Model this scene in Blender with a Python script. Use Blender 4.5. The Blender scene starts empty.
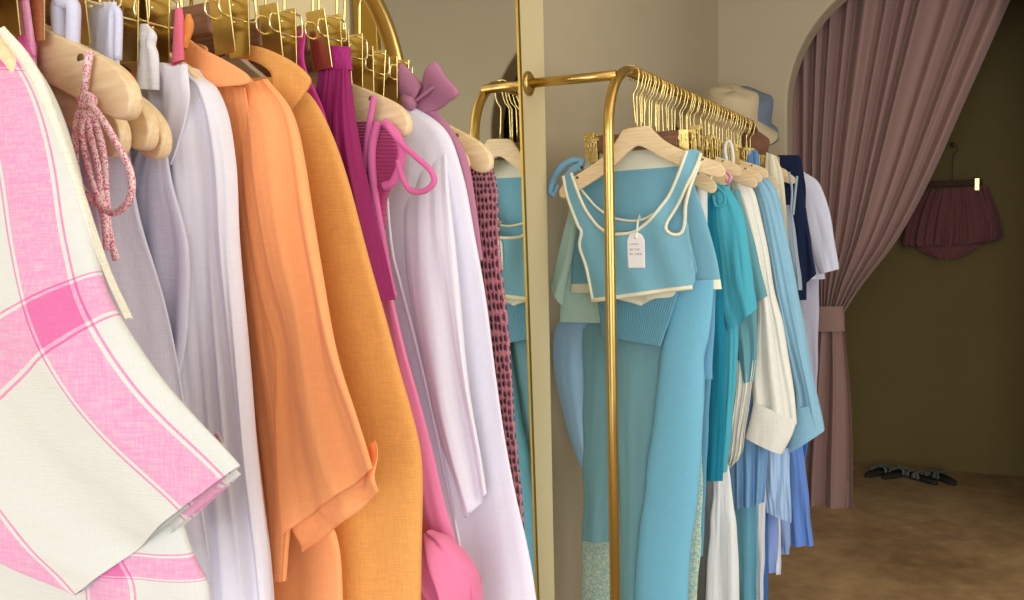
import bpy, bmesh, math, random
from mathutils import Vector, Matrix, noise
from math import sin, cos, pi, sqrt, atan2, hypot
S = bpy.context.scene
COL = S.collection
rnd = random.Random(7)

# ------------------------------------------------------------------ camera
F_PX = 960.0; W_PX, H_PX = 1024, 600
YAW = math.atan(463/960.0); PITCH = math.atan(67/960.0); ROLL = 0.022
CAMZ = 1.40
sy, cy = sin(YAW), cos(YAW)
R0 = Vector((cy, sy, 0)); F0 = Vector((-sy, cy, 0))
Fw = (F0*cos(PITCH) - Vector((0, 0, 1))*sin(PITCH)).normalized()
U0 = R0.cross(Fw)
CR = R0*cos(ROLL) - U0*sin(ROLL)
CU = R0*sin(ROLL) + U0*cos(ROLL)
CP = Vector((0, 0, CAMZ))
cam = bpy.data.cameras.new('camera'); camo = bpy.data.objects.new('camera', cam); COL.objects.link(camo)
M = Matrix.Identity(4)
for i in range(3):
    M[i][0] = CR[i]; M[i][1] = CU[i]; M[i][2] = -Fw[i]; M[i][3] = CP[i]
camo.matrix_world = M
cam.sensor_width = 36; cam.lens = F_PX/W_PX*36; cam.clip_start = .02
S.camera = camo

def ray(px, py):
    return (Fw + CR*((px-512)/F_PX) + CU*((300-py)/F_PX))
def U(px, py, Y):                      # the world x, z of a photo point lying in the plane y = Y
    r = ray(px, py); k = Y/r.y
    return (r.x*k, CAMZ + r.z*k)
def P3(px, py, Y):
    a = U(px, py, Y); return Vector((a[0], Y, a[1]))
def YatX(px, py, X):
    r = ray(px, py); k = X/r.x
    return r.y*k, CAMZ + r.z*k

RAILX = -.778; RAILZ = CAMZ + .383; TUBE = .0128
def rail(Y): return (RAILX, RAILZ) if Y < 2 else (RAILX-.008, RAILZ+.015)

# ------------------------------------------------------------------ objects
WL = {}
def obj(name, verts, faces, mat, parent=None, uvs=None, smooth=True, origin=None, crease=None):
    vs = [Vector(v) for v in verts]
    if origin is None:
        mn = [min(v[i] for v in vs) for i in range(3)]; mx = [max(v[i] for v in vs) for i in range(3)]
        origin = Vector(((mn[0]+mx[0])/2, (mn[1]+mx[1])/2, mn[2]))
    origin = Vector(origin)
    me = bpy.data.meshes.new(name)
    me.from_pydata([v-origin for v in vs], [], faces)
    if uvs is not None:
        l = me.uv_layers.new(name='UVMap')
        for p in me.polygons:
            q = [uvs[me.loops[li].vertex_index] for li in p.loop_indices]
            for li, w in zip(p.loop_indices, q): l.data[li].uv = w
    me.polygons.foreach_set('use_smooth', [smooth]*len(me.polygons))
    if mat: me.materials.append(mat)
    if crease: me.set_sharp_from_angle(angle=math.radians(crease))
    o = bpy.data.objects.new(name, me); COL.objects.link(o)
    if parent is not None:
        o.parent = parent; o.location = origin - WL[parent.name]
    else: o.location = origin
    WL[o.name] = origin
    return o
def empty(name, loc):
    o = bpy.data.objects.new(name, None); COL.objects.link(o); o.location = loc; o.empty_display_size = .05
    WL[o.name] = Vector(loc); return o
def tag(o, label, cat, group=None):
    o['label'] = label; o['category'] = cat
    if group: o['group'] = group
    return o
def struct(o): o['kind'] = 'structure'; return o
def dup(root, loc=None, rot=None, scale=None):
    r = root.copy(); COL.objects.link(r)
    if loc is not None: r.location = loc; WL[r.name] = Vector(loc)
    if rot is not None: r.rotation_euler = rot
    if scale is not None: r.scale = scale if isinstance(scale, tuple) else (scale,)*3
    def rec(a, b):
        for ch in list(a.children):
            c = ch.copy(); COL.objects.link(c); c.parent = b; rec(ch, c)
    rec(root, r)
    return r

# ------------------------------------------------------------------ mesh makers
def box(x0, x1, y0, y1, z0, z1, bev=0):
    bm = bmesh.new(); bmesh.ops.create_cube(bm, size=1)
    for v in bm.verts:
        v.co = Vector((x0+(v.co.x+.5)*(x1-x0), y0+(v.co.y+.5)*(y1-y0), z0+(v.co.z+.5)*(z1-z0)))
    if bev: bmesh.ops.bevel(bm, geom=bm.edges[:], offset=bev, segments=2, profile=.5, affect='EDGES')
    bmesh.ops.recalc_face_normals(bm, faces=bm.faces)
    r = ([v.co.copy() for v in bm.verts], [[v.index for v in f.verts] for f in bm.faces]); bm.free(); return r
def join(*parts):
    V, Fc = [], []
    for v, f in parts:
        n = len(V); V += list(v); Fc += [[i+n for i in q] for q in f]
    return V, Fc
def cr(pts, n):                         # Catmull-Rom through a list of vectors
    pts = [Vector(p) for p in pts]
    if len(pts) < 3:
        return [pts[0].lerp(pts[-1], i/(n-1)) for i in range(n)]
    P = [pts[0]*2-pts[1]] + pts + [pts[-1]*2-pts[-2]]
    out = []; m = len(pts)-1
    for i in range(n):
        s = i/(n-1)*m; k = min(int(s), m-1); t = s-k
        a, b, c, d = P[k:k+4]
        out.append(.5*((2*b)+(c-a)*t+(2*a-5*b+4*c-d)*t*t+(3*b-a-3*c+d)*t*t*t))
    return out
def tube(pts, r, seg=10, closed=False, smooth=0, rx=None):
    if smooth: pts = cr(pts, smooth)
    pts = [Vector(p) for p in pts]; n = len(pts)
    V, Fc = [], []; nrm = None
    for i, p in enumerate(pts):
        if closed: t = pts[(i+1) % n]-pts[i-1]
        else: t = pts[min(i+1, n-1)]-pts[max(i-1, 0)]
        t = t.normalized() if t.length > 1e-9 else Vector((0, 0, 1))
        if nrm is None:
            a = Vector((0, 1, 0)) if abs(t.y) < .9 else Vector((1, 0, 0))
            nrm = (a - t*a.dot(t)).normalized()
        else:
            nrm = nrm - t*nrm.dot(t)
            nrm = nrm.normalized() if nrm.length > 1e-6 else t.orthogonal().normalized()
        b = t.cross(nrm)
        rr = r[min(i*len(r)//n, len(r)-1)] if isinstance(r, (list, tuple)) else r
        for j in range(seg):
            a = 2*pi*j/seg
            V.append(p + nrm*cos(a)*(rx or rr) + b*sin(a)*rr)
    m = n if closed else n-1
    for i in range(m):
        for j in range(seg):
            a = i*seg+j; b_ = i*seg+(j+1) % seg; c = ((i+1) % n)*seg+(j+1) % seg; d = ((i+1) % n)*seg+j
            Fc.append([a, b_, c, d])
    if not closed:
        Fc.append(list(range(seg))[::-1]); Fc.append([(n-1)*seg+j for j in range(seg)])
    return V, Fc
def extrude(outline, y0, y1, bev=0):    # outline in x, z
    bm = bmesh.new()
    vs = [bm.verts.new((x, y0, z)) for x, z in outline]
    f = bm.faces.new(vs)
    e = bmesh.ops.extrude_face_region(bm, geom=[f])
    bmesh.ops.translate(bm, vec=(0, y1-y0, 0), verts=[g for g in e['geom'] if isinstance(g, bmesh.types.BMVert)])
    bmesh.ops.recalc_face_normals(bm, faces=bm.faces)
    if bev:
        ed = [e for e in bm.edges if abs((e.verts[0].co-e.verts[1].co).y) < 1e-6]
        bmesh.ops.bevel(bm, geom=ed, offset=bev, segments=3, profile=.5, affect='EDGES', clamp_overlap=True)
    bm.verts.index_update()
    r = ([v.co.copy() for v in bm.verts], [[v.index for v in f.verts] for f in bm.faces]); bm.free(); return r

def foldfn(seed, freq, sharp=0.0):
    rr = random.Random(seed)
    sd, sd2 = rr.uniform(0, 50), rr.uniform(0, 50); p1, p2 = rr.uniform(0, 6.28), rr.uniform(0, 6.28); dr = rr.uniform(-1.5, 1.5)
    def f(v, s):
        t = 1.6*noise.noise(Vector((v*freq*.6+sd, s*1.5, sd))) + .5*noise.noise(Vector((v*freq*1.4+sd2, s*2.3, sd2)))
        t += .18*noise.noise(Vector((v*freq*3+sd2, s*3.4, sd)))
        t += .45*sin(pi*freq*.75*v + p1 + dr*s)*(.35+.65*s)
        if sharp: t += sharp*(1-2*abs(sin((pi*freq*v+p2+dr*s)/2))**.6)
        return t
    return f
def loft(L, R, Y, t=.02, fold=(3, .004, .012), seed=1, rows=60, cols=110, dY=None, tt=None, sharp=0., wob=.0025, pw=.9, met=False):
    """cloth tube hanging in a plane: L, R are the world (x, z) of its two edges from top to bottom"""
    n = len(L)
    A = cr([Vector((p[0], p[1], 0)) for p in L], rows); B = cr([Vector((p[0], p[1], 0)) for p in R], rows)
    T = cr([Vector((q, 0, 0)) for q in (tt or [.4, 1, 1, 1])], rows)
    D = cr([Vector((q, 0, 0)) for q in (dY or [0, 0])], rows)
    ff = foldfn(seed, fold[0], sharp)
    V, uv, Fc = [], [], []
    for i in range(rows):
        s = i/(rows-1); a, b = A[i], B[i]
        amp = fold[1] + (fold[2]-fold[1])*min(1, s*1.3)
        th = t*max(.1, T[i].x); w = (b-a).length
        le = (A[-1]-A[0]).length; wq = min(wob, .012*le)
        ex = wq*noise.noise(Vector((seed*3.3, s*le*9, 1))); ex2 = wq*noise.noise(Vector((seed*3.3, s*le*9, 9)))
        for j in range(cols):
            ph = 2*pi*j/cols
            c_, s_ = cos(ph), sin(ph)
            v = math.copysign(abs(c_)**pw, c_)
            p = a.lerp(b, (v+1)/2)
            y = Y + D[i].x + th*math.copysign(abs(s_)**.85, s_) + amp*ff(v+.12*s_, s) 
            x = p.x + (ex if v > 0 else ex2)*abs(v)*1.8
            V.append((x, y, p.y)); uv.append(((1-v)/2*w if met else (v+1)/2, s))
    for i in range(rows-1):
        for j in range(cols):
            a = i*cols+j; b = i*cols+(j+1) % cols
            Fc.append([a, a+cols, b+cols, b])
    return V, Fc, uv
def edges(L, R, Y):
    RR = [U(p[0], p[1], Y) for p in R]
    if L is None:
        LL = [(max(2*RAILX-x, -.998), z) for x, z in RR]
    else: LL = [U(p[0], p[1], Y) for p in L]
    return LL, RR
def cloth(name, mat, Y, R, L=None, parent=None, **k):
    if Y > 2.2 and 'fold' in k and not k.get('sharp'): k['fold'] = (k['fold'][0]*.7, k['fold'][1]*.8, k['fold'][2]*.75)
    LL, RR = edges(L, R, Y)
    v, f, uv = loft(LL, RR, Y, **k)
    return obj(name, v, f, mat, parent, uv)

def inside(x, z, poly):
    c = False; n = len(poly); j = n-1
    for i in range(n):
        xi, zi = poly[i]; xj, zj = poly[j]
        if (zi > z) != (zj > z) and x < (xj-xi)*(z-zi)/(zj-zi)+xi: c = not c
        j = i
    return c
def smoothpoly(poly, n=8):
    P = [Vector((p[0], p[1], 0)) for p in poly]; m = len(P); out = []
    for i in range(m):
        a, b, c, d = P[i-1], P[i], P[(i+1) % m], P[(i+2) % m]
        for k in range(n):
            t = k/n
            q = .5*((2*b)+(c-a)*t+(2*a-5*b+4*c-d)*t*t+(3*b-a-3*c+d)*t*t*t)
            out.append((q.x, q.y))
    return out
def panel(polys, yfn, h=.004, thick=.003):
    """a cut piece of cloth: outline (first) and holes in world x, z; yfn gives its depth"""
    xs = [p[0] for p in polys[0]]; zs = [p[1] for p in polys[0]]
    x0, z0 = min(xs)-h, min(zs)-h; nx = int((max(xs)-x0)/h)+2; nz = int((max(zs)-z0)/h)+2
    keep = {}
    for i in range(nx):
        for j in range(nz):
            x, z = x0+(i+.5)*h, z0+(j+.5)*h
            if inside(x, z, polys[0]) and not any(inside(x, z, q) for q in polys[1:]): keep[(i, j)] = 1
    segs = [(q[i-1], q[i]) for q in polys for i in range(len(q))]
    idx = {}; V = []; Fc = []; uv = []
    def vert(i, j):
        if (i, j) in idx: return idx[(i, j)]
        x, z = x0+i*h, z0+j*h
        nb = sum(((i-a, j-b) in keep) for a in (0, 1) for b in (0, 1))
        if nb < 4:
            best = None
            for (ax, az), (bx, bz) in segs:
                dx, dz = bx-ax, bz-az; L2 = dx*dx+dz*dz
                t = 0 if L2 == 0 else max(0, min(1, ((x-ax)*dx+(z-az)*dz)/L2))
                qx, qz = ax+t*dx, az+t*dz; d = (qx-x)**2+(qz-z)**2
                if best is None or d < best[0]: best = (d, qx, qz)
            if best[0] < (1.6*h)**2: x, z = best[1], best[2]
        idx[(i, j)] = len(V); V.append((x, yfn(x, z), z)); uv.append((x*3, z*3)); return idx[(i, j)]
    for (i, j) in keep: Fc.append([vert(i, j), vert(i+1, j), vert(i+1, j+1), vert(i, j+1)])
    n = len(V)
    # back face and rim, so the piece has thickness
    V2 = V + [(a, b+thick, c) for a, b, c in V]
    F2 = Fc + [[q+n for q in f][::-1] for f in Fc]
    cnt = {}
    for f in Fc:
        for k in range(4):
            e = (f[k], f[(k+1) % 4]); cnt[e] = 1
    for (a, b) in cnt:
        if (b, a) not in cnt: F2.append([b, a, a+n, b+n])
    return V2, F2, uv+uv
def cut(name, mat, px, Y, yfn=None, holes=(), parent=None, h=.004, thick=.003, sm=4):
    ps = []
    for q in [px]+list(holes):
        w = [U(a, b, Y) for a, b in q]
        ps.append(smoothpoly(w, sm) if sm else w)
    g = yfn or (lambda x, z: 0)
    v, f, uv = panel(ps, lambda x, z: Y+g(x, z), h, thick)
    return obj(name, v, f, mat, parent, uv)
def cord(name, mat, px, Y, r, parent=None, n=60, seg=8, closed=False, yfn=None, rx=None):
    if isinstance(Y, (int, float)): pts = [P3(a, b, Y) for a, b in px]
    else: pts = [P3(p[0], p[1], y) for p, y in zip(px, Y)]
    if closed: pts = pts + [pts[0]]
    pts = cr(pts, n)
    if yfn: pts = [Vector((p.x, p.y+yfn(p.x, p.z), p.z)) for p in pts]
    v, f = tube(pts[:-1] if closed else pts, r, seg, closed, rx=rx)
    return obj(name, v, f, mat, parent)

# ------------------------------------------------------------------ materials
def lin(c): return tuple((x/12.92 if x <= .04045 else ((x+.055)/1.055)**2.4) for x in c)
class N:
    def __init__(s, name):
        s.m = bpy.data.materials.new(name); s.m.use_nodes = True; s.t = s.m.node_tree
        s.b = s.t.nodes['Principled BSDF']
    def n(s, ty, **k):
        x = s.t.nodes.new(ty)
        for a, b in k.items():
            if hasattr(x, a) and a != 'inputs': setattr(x, a, b)
            else: x.inputs[a].default_value = b
        return x
    def l(s, a, b): s.t.links.new(a, b)
    def math(s, op, a, b=None, c=None):
        x = s.t.nodes.new('ShaderNodeMath'); x.operation = op
        for i, q in enumerate((a, b, c)):
            if q is None: continue
            if isinstance(q, (int, float)): x.inputs[i].default_value = q
            else: s.l(q, x.inputs[i])
        return x.outputs[0]
    def mix(s, f, a, b):
        x = s.t.nodes.new('ShaderNodeMix'); x.data_type = 'RGBA'
        for i, q in ((0, f), (6, a), (7, b)):
            if isinstance(q, (int, float)): x.inputs[i].default_value = q
            elif isinstance(q, tuple): x.inputs[i].default_value = (*q[:3], 1)
            else: s.l(q, x.inputs[i])
        return x.outputs[2]
    def noise(s, scale, vec=None, det=3, mp=None):
        x = s.n('ShaderNodeTexNoise'); x.inputs['Scale'].default_value = scale; x.inputs['Detail'].default_value = det
        tc = s.t.nodes.new('ShaderNodeTexCoord'); v = tc.outputs['Object']
        if mp:
            m = s.n('ShaderNodeMapping'); m.inputs['Scale'].default_value = mp; s.l(v, m.inputs[0]); v = m.outputs[0]
        s.l(v, x.inputs['Vector']); return x.outputs['Fac']
    def uv(s):
        tc = s.t.nodes.new('ShaderNodeTexCoord'); sp = s.t.nodes.new('ShaderNodeSeparateXYZ'); s.l(tc.outputs['UV'], sp.inputs[0])
        return sp.outputs[0], sp.outputs[1]
    def bump(s, h, st, dist=.002, prev=None):
        x = s.n('ShaderNodeBump'); x.inputs['Strength'].default_value = st; x.inputs['Distance'].default_value = dist
        s.l(h, x.inputs['Height'])
        if prev is not None: s.l(prev, x.inputs['Normal'])
        return x.outputs[0]
    def win(s, x, a, b):               # 1 inside a..b
        return s.math('MULTIPLY', s.math('GREATER_THAN', x, a), s.math('LESS_THAN', x, b))

def fabric(name, col, rough=.85, slub=.06, wr=.5, sheen=.08, weave=.3, wscale=22, stretch=(1, 1, .35), trans=.0, bands=None):
    q = N(name); c = lin(col)
    sl = q.noise(60, mp=(14, 14, 1.2), det=2); sl2 = q.noise(60, mp=(1.2, 1.2, 14), det=2)
    f = q.math('MULTIPLY', q.math('ADD', sl, sl2), .5)
    f = q.math('MULTIPLY', q.math('SUBTRACT', f, .35), 3.0)
    cc = q.mix(f, tuple(x*(1-slub*2) for x in c), tuple(min(1, x*(1+slub)) for x in c))
    if bands:
        v_ = q.uv()[1]; cc = q.mix(q.math('ADD', q.math('LESS_THAN', v_, bands[0]), q.math('GREATER_THAN', v_, bands[1])), cc, lin(bands[2]))
    q.l(cc, q.b.inputs['Base Color'])
    q.b.inputs['Roughness'].default_value = rough
    q.b.inputs['Sheen Weight'].default_value = sheen; q.b.inputs['Sheen Roughness'].default_value = .5
    q.b.inputs['Specular IOR Level'].default_value = .2
    b1 = q.bump(q.noise(wscale, det=4, mp=stretch), wr, .006)
    b2 = q.bump(q.math('ADD', sl, sl2), weave, .0008, b1)
    q.l(b2, q.b.inputs['Normal'])
    if trans:
        tr = q.n('ShaderNodeBsdfTranslucent'); q.l(cc, tr.inputs[0]); mx = q.n('ShaderNodeMixShader'); mx.inputs[0].default_value = trans
        q.l(q.b.outputs[0], mx.inputs[1]); q.l(tr.outputs[0], mx.inputs[2]); q.l(mx.outputs[0], q.t.nodes['Material Output'].inputs[0])
    return q.m
def plaid(name, ku, ou, wu, kv, ov, wv):
    q = N(name); u, v = q.uv()
    sl = q.noise(60, mp=(14, 14, 1.2), det=2); sl2 = q.noise(60, mp=(1.2, 1.2, 14), det=2)
    def band(x, k, o, w):
        fr = q.math('FRACT', q.math('ADD', q.math('MULTIPLY', x, k), o+10.0))
        e = .085*w/.35*.5
        core = q.win(fr, 0, w)
        l1 = q.win(fr, w*.04, w*.10); l2 = q.win(fr, w*.90, w*.96)
        core = q.math('MULTIPLY', core, q.math('SUBTRACT', 1.0, q.math('ADD', l1, l2)))
        d1 = q.win(fr, 0, w*.04); d2 = q.win(fr, w*.96, w)
        return core, q.math('ADD', d1, d2)
    b1, d1 = band(u, ku, ou, wu); b2, d2 = band(v, kv, ov, wv)
    g = q.math('MULTIPLY', q.math('ADD', sl, sl2), .5)
    g = q.math('ADD', .85, q.math('MULTIPLY', q.math('SUBTRACT', g, .5), 1.6))
    s1 = q.math('MULTIPLY', q.math('ADD', b1, b2), .5)
    white = lin((.81, .81, .78)); pink = lin((.85, .57, .71)); deep = lin((.82, .37, .59))
    fac = q.math('MULTIPLY', q.math('MAXIMUM', b1, b2), g)
    c1 = q.mix(q.math('MINIMUM', fac, 1.0), white, pink)
    c2 = q.mix(q.math('MULTIPLY', q.math('MULTIPLY', b1, b2), .85), c1, deep)
    c3 = q.mix(q.math('MULTIPLY', q.math('MAXIMUM', d1, d2), .35), c2, deep)
    q.l(c3, q.b.inputs['Base Color']); q.b.inputs['Roughness'].default_value = .85
    q.b.inputs['Sheen Weight'].default_value = .2; q.b.inputs['Specular IOR Level'].default_value = .2
    b_ = q.bump(q.noise(18, det=4, mp=(1, 1, .5)), .45, .006); q.l(q.bump(q.math('ADD', sl, sl2), .5, .001, b_), q.b.inputs['Normal'])
    return q.m
def knit(name, col, dark, ku, kv, holes=0.):
    q = N(name); u, v = q.uv()
    w = q.n('ShaderNodeCombineXYZ'); q.l(q.math('MULTIPLY', u, ku), w.inputs[0]); q.l(q.math('MULTIPLY', v, kv), w.inputs[1])
    vo = q.n('ShaderNodeTexVoronoi'); vo.voronoi_dimensions = '2D'; vo.inputs['Scale'].default_value = 1; vo.inputs['Randomness'].default_value = .35
    q.l(w.outputs[0], vo.inputs['Vector']); f = vo.outputs['Distance']
    q.l(q.mix(q.noise(300), lin(dark), lin(col)), q.b.inputs['Base Color'])
    q.b.inputs['Roughness'].default_value = .9; q.b.inputs['Sheen Weight'].default_value = .3
    q.l(q.bump(q.math('MINIMUM', f, .6), 1.0, .012), q.b.inputs['Normal'])
    if holes:
        q.l(q.math('ADD', 1-holes, q.math('MULTIPLY', q.math('GREATER_THAN', f, .33), holes)), q.b.inputs['Alpha'])
    return q.m
def ribbed(name, col, k=60, amt=.8, var='u'):
    q = N(name); u, v = q.uv()
    w = q.math('SINE', q.math('MULTIPLY', u if var == 'u' else v, k*6.283))
    cc = q.mix(q.noise(200), tuple(x*.9 for x in lin(col)), lin(col)); q.l(cc, q.b.inputs['Base Color'])
    q.b.inputs['Roughness'].default_value = .85; q.b.inputs['Sheen Weight'].default_value = .3
    q.b.inputs['Specular IOR Level'].default_value = .2
    b = q.bump(q.noise(20, mp=(1, 1, .4)), .3, .006)
    q.l(q.bump(w, amt, .0012, b), q.b.inputs['Normal']); return q.m
def metal(name, col, rough=.25, sc=30):
    q = N(name); c = lin(col)
    q.b.inputs['Base Color'].default_value = (*c, 1); q.b.inputs['Metallic'].default_value = 1
    n_ = q.noise(sc, mp=(1, 1, .2), det=2)
    q.l(q.math('ADD', rough-.06, q.math('MULTIPLY', n_, .14)), q.b.inputs['Roughness']); return q.m
def wood(name, a, b, rough=.45, mp=(3, 30, 30)):
    q = N(name)
    f = q.noise(8, mp=mp, det=4); q.l(q.mix(q.math('MULTIPLY', q.math('SUBTRACT', f, .3), 2.4), lin(a), lin(b)), q.b.inputs['Base Color'])
    q.b.inputs['Roughness'].default_value = rough; q.l(q.bump(f, .15, .001), q.b.inputs['Normal']); return q.m
def paint(name, col, var=.05, rough=.8, sc=3, bumpst=.15):
    q = N(name); c = lin(col)
    f = q.noise(sc, det=5); f2 = q.noise(60, det=4)
    q.l(q.mix(f, tuple(x*(1-var*2) for x in c), tuple(x*(1+var) for x in c)), q.b.inputs['Base Color'])
    q.b.inputs['Roughness'].default_value = rough; q.l(q.bump(f2, bumpst, .003), q.b.inputs['Normal']); return q.m
def speckle(name, base, spots, sc=900, thr=.5, rough=.85):
    q = N(name); x = q.n('ShaderNodeTexVoronoi'); x.inputs['Scale'].default_value = sc
    tc = q.t.nodes.new('ShaderNodeTexCoord'); q.l(tc.outputs['Object'], x.inputs['Vector'])
    sp = q.t.nodes.new('ShaderNodeSeparateColor'); q.l(x.outputs['Color'], sp.inputs[0])
    cc = q.mix(q.math('GREATER_THAN', sp.outputs[0], thr), lin(base), lin(spots[0]))
    cc = q.mix(q.math('GREATER_THAN', sp.outputs[1], .78), cc, lin(spots[1]))
    q.l(cc, q.b.inputs['Base Color']); q.b.inputs['Roughness'].default_value = rough; return q.m

gold = metal('brushed_gold', (.77, .65, .38), .3)
goldc = metal('clip_gold', (.84, .75, .48), .25)
goldp = metal('pale_gold', (.93, .87, .66), .25)
brass_y = metal('yellow_brass', (.95, .75, .15), .3)
woodl = wood('beech_wood', (.88, .76, .58), (.95, .86, .70))
woodp = wood('pale_beech_wood', (.78, .72, .62), (.88, .82, .72))
woodb = wood('walnut_wood', (.42, .28, .20), (.56, .39, .29), mp=(3, 40, 40))
wall_m = paint('cream_plaster', (.85, .79, .62), .04)
wall_n = paint('beige_plaster', (.74, .69, .58), .04)
wall_d = paint('dimmed_olive_plaster', (.43, .37, .19), .05)  # low light of the far room put into the paint as darker albedo
ceil_m = paint('ceiling_plaster', (.85, .80, .70), .03)

# ------------------------------------------------------------------ the room
def shell(name, mat, *b): return struct(obj(name, *join(*b), mat, smooth=False))
PX = -1.022; NX = -1.115; AY = 4.65
shell('wall_left', wall_m, box(PX-.25, PX, -1.6, 2.345, 0, 2.9))
shell('wall_niche', wall_n, box(NX-.2, NX, 2.345, AY, 0, 2.9))
ac, ar, az = -.195, .60, 1.96
arch = [(-1.9, 0), (ac-ar, 0)] + [(ac-ar*cos(pi*i/40), az+ar*sin(pi*i/40)) for i in range(41)] + [(ac+ar, 0), (2.5, 0), (2.5, 2.9), (-1.9, 2.9)]
struct(obj('wall_arch', *extrude(arch, AY, AY+.16, .012), wall_n, smooth=False))
shell('wall_right', wall_n, box(2.5, 2.6, -1.6, .3, 0, 2.9), box(2.5, 2.6, 2.7, 6.2, 0, 2.9), box(2.5, 2.6, .3, 2.7, 0, .8), box(2.5, 2.6, .3, 2.7, 2.6, 2.9))
shell('added_window_1', wall_m, box(2.53, 2.57, .3, .36, .8, 2.6), box(2.53, 2.57, 2.64, 2.7, .8, 2.6), box(2.53, 2.57, 1.47, 1.53, .8, 2.6), box(2.53, 2.57, .3, 2.7, .8, .86), box(2.53, 2.57, .3, 2.7, 2.54, 2.6))  # unseen window added so light from the right reaches niche and pier
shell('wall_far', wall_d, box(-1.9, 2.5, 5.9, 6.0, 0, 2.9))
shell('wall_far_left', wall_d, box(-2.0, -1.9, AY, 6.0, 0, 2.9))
shell('wall_front', wall_n, box(-1.3, 2.6, -1.7, -1.6, 2.55, 2.9), box(-1.3, -.9, -1.7, -1.6, 0, 2.55), box(2.2, 2.6, -1.7, -1.6, 0, 2.55))
shell('ceiling', ceil_m, box(-2.0, 2.6, -1.7, 6.1, 2.9, 3.0))
q = N('brown_floor'); f1 = q.noise(2.2, det=6); f2 = q.noise(14, det=5)
f = q.math('ADD', q.math('MULTIPLY', f1, .6), q.math('MULTIPLY', f2, .4))
q.l(q.mix(q.math('MULTIPLY', q.math('SUBTRACT', f, .35), 3.2), lin((.55, .44, .31)), lin((.76, .64, .48))), q.b.inputs['Base Color'])
q.l(q.math('ADD', .38, q.math('MULTIPLY', f2, .3)), q.b.inputs['Roughness']); q.l(q.bump(f2, .25, .004), q.b.inputs['Normal'])
shell('floor', q.m, box(-2.0, 2.6, -1.7, 6.1, -.1, 0))

# ------------------------------------------------------------------ wall mirror
mr = tag(empty('wall_mirror', (PX, 1.76, 2.45)), 'tall gold edged mirror on the cream wall between the two racks', 'mirror')
mr.rotation_euler = (0, -.014, 0)
q = N('mirror_glass'); q.b.inputs['Base Color'].default_value = (.86, .88, .84, 1); q.b.inputs['Metallic'].default_value = 1; q.b.inputs['Roughness'].default_value = .012
y0, y1, z0, z1, xf, fw = 1.468, 2.082, .005, 2.45, -.974, .013
obj('mirror_glass', *box(PX+.004, xf-.003, y0+.004, y1-.004, z0+.004, z1-.004), q.m, mr, smooth=False)
obj('frame', *join(box(PX, xf, y0, y0+fw, z0, z1, .001), box(PX, xf, y1-fw, y1, z0, z1, .001),
    box(PX, xf, y0, y1, z1-fw, z1, .001), box(PX, xf, y0, y1, z0, z0+fw, .001)), metal('aged_gold', (.66, .54, .26), .4), mr, smooth=False)

# ------------------------------------------------------------------ clothes racks
def arc(c, r, a0, a1, n=14): return [Vector((RAILX, c[0]+r*cos(a0+(a1-a0)*i/n), c[1]+r*sin(a0+(a1-a0)*i/n))) for i in range(n+1)]
def rack(ya, yb, r, name, label):
    global RAILX, RAILZ
    keep_ = (RAILX, RAILZ); RAILX, RAILZ = rail(ya)
    c1, c2 = (ya+r, RAILZ-r), (yb-r, RAILZ-r)
    t = tag(empty(name, (RAILX, ya, 0)), label, 'clothes rack', None)
    path = [Vector((RAILX, ya, .004)), Vector((RAILX, ya, 1.0))] + arc(c1, r, pi, pi/2) + arc(c2, r, pi/2, 0) + [Vector((RAILX, yb, 1.0)), Vector((RAILX, yb, .004))]
    obj('rail_frame', *tube(path, TUBE, 20), gold, t)
    for y in (ya, yb):
        obj('foot_plate', *tube([(RAILX, y, 0), (RAILX, y, .004), (RAILX, y, .008)], .035, 24), gold, t)
    RAILX, RAILZ = keep_
    return t
rk = rack(2.176, 3.96, .165, 'clothes_rack', 'rounded gold tube rack full of blue clothes beside the mirror')
yb_, zb_ = 2.238, RAILZ+.015-.022
obj('wall_bracket', *tube([(RAILX-.008, yb_, zb_), (PX, yb_, zb_)], .0118, 18), gold, rk)
obj('flange', *tube([(PX, yb_, zb_), (PX+.006, yb_, zb_), (PX+.011, yb_, zb_)], [.031, .031, .023], 24), gold, rk)
rack(-.35, 1.245, .19, 'clothes_rack', 'gold tube rack with rounded end holding pink, orange and white clothes')

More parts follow.
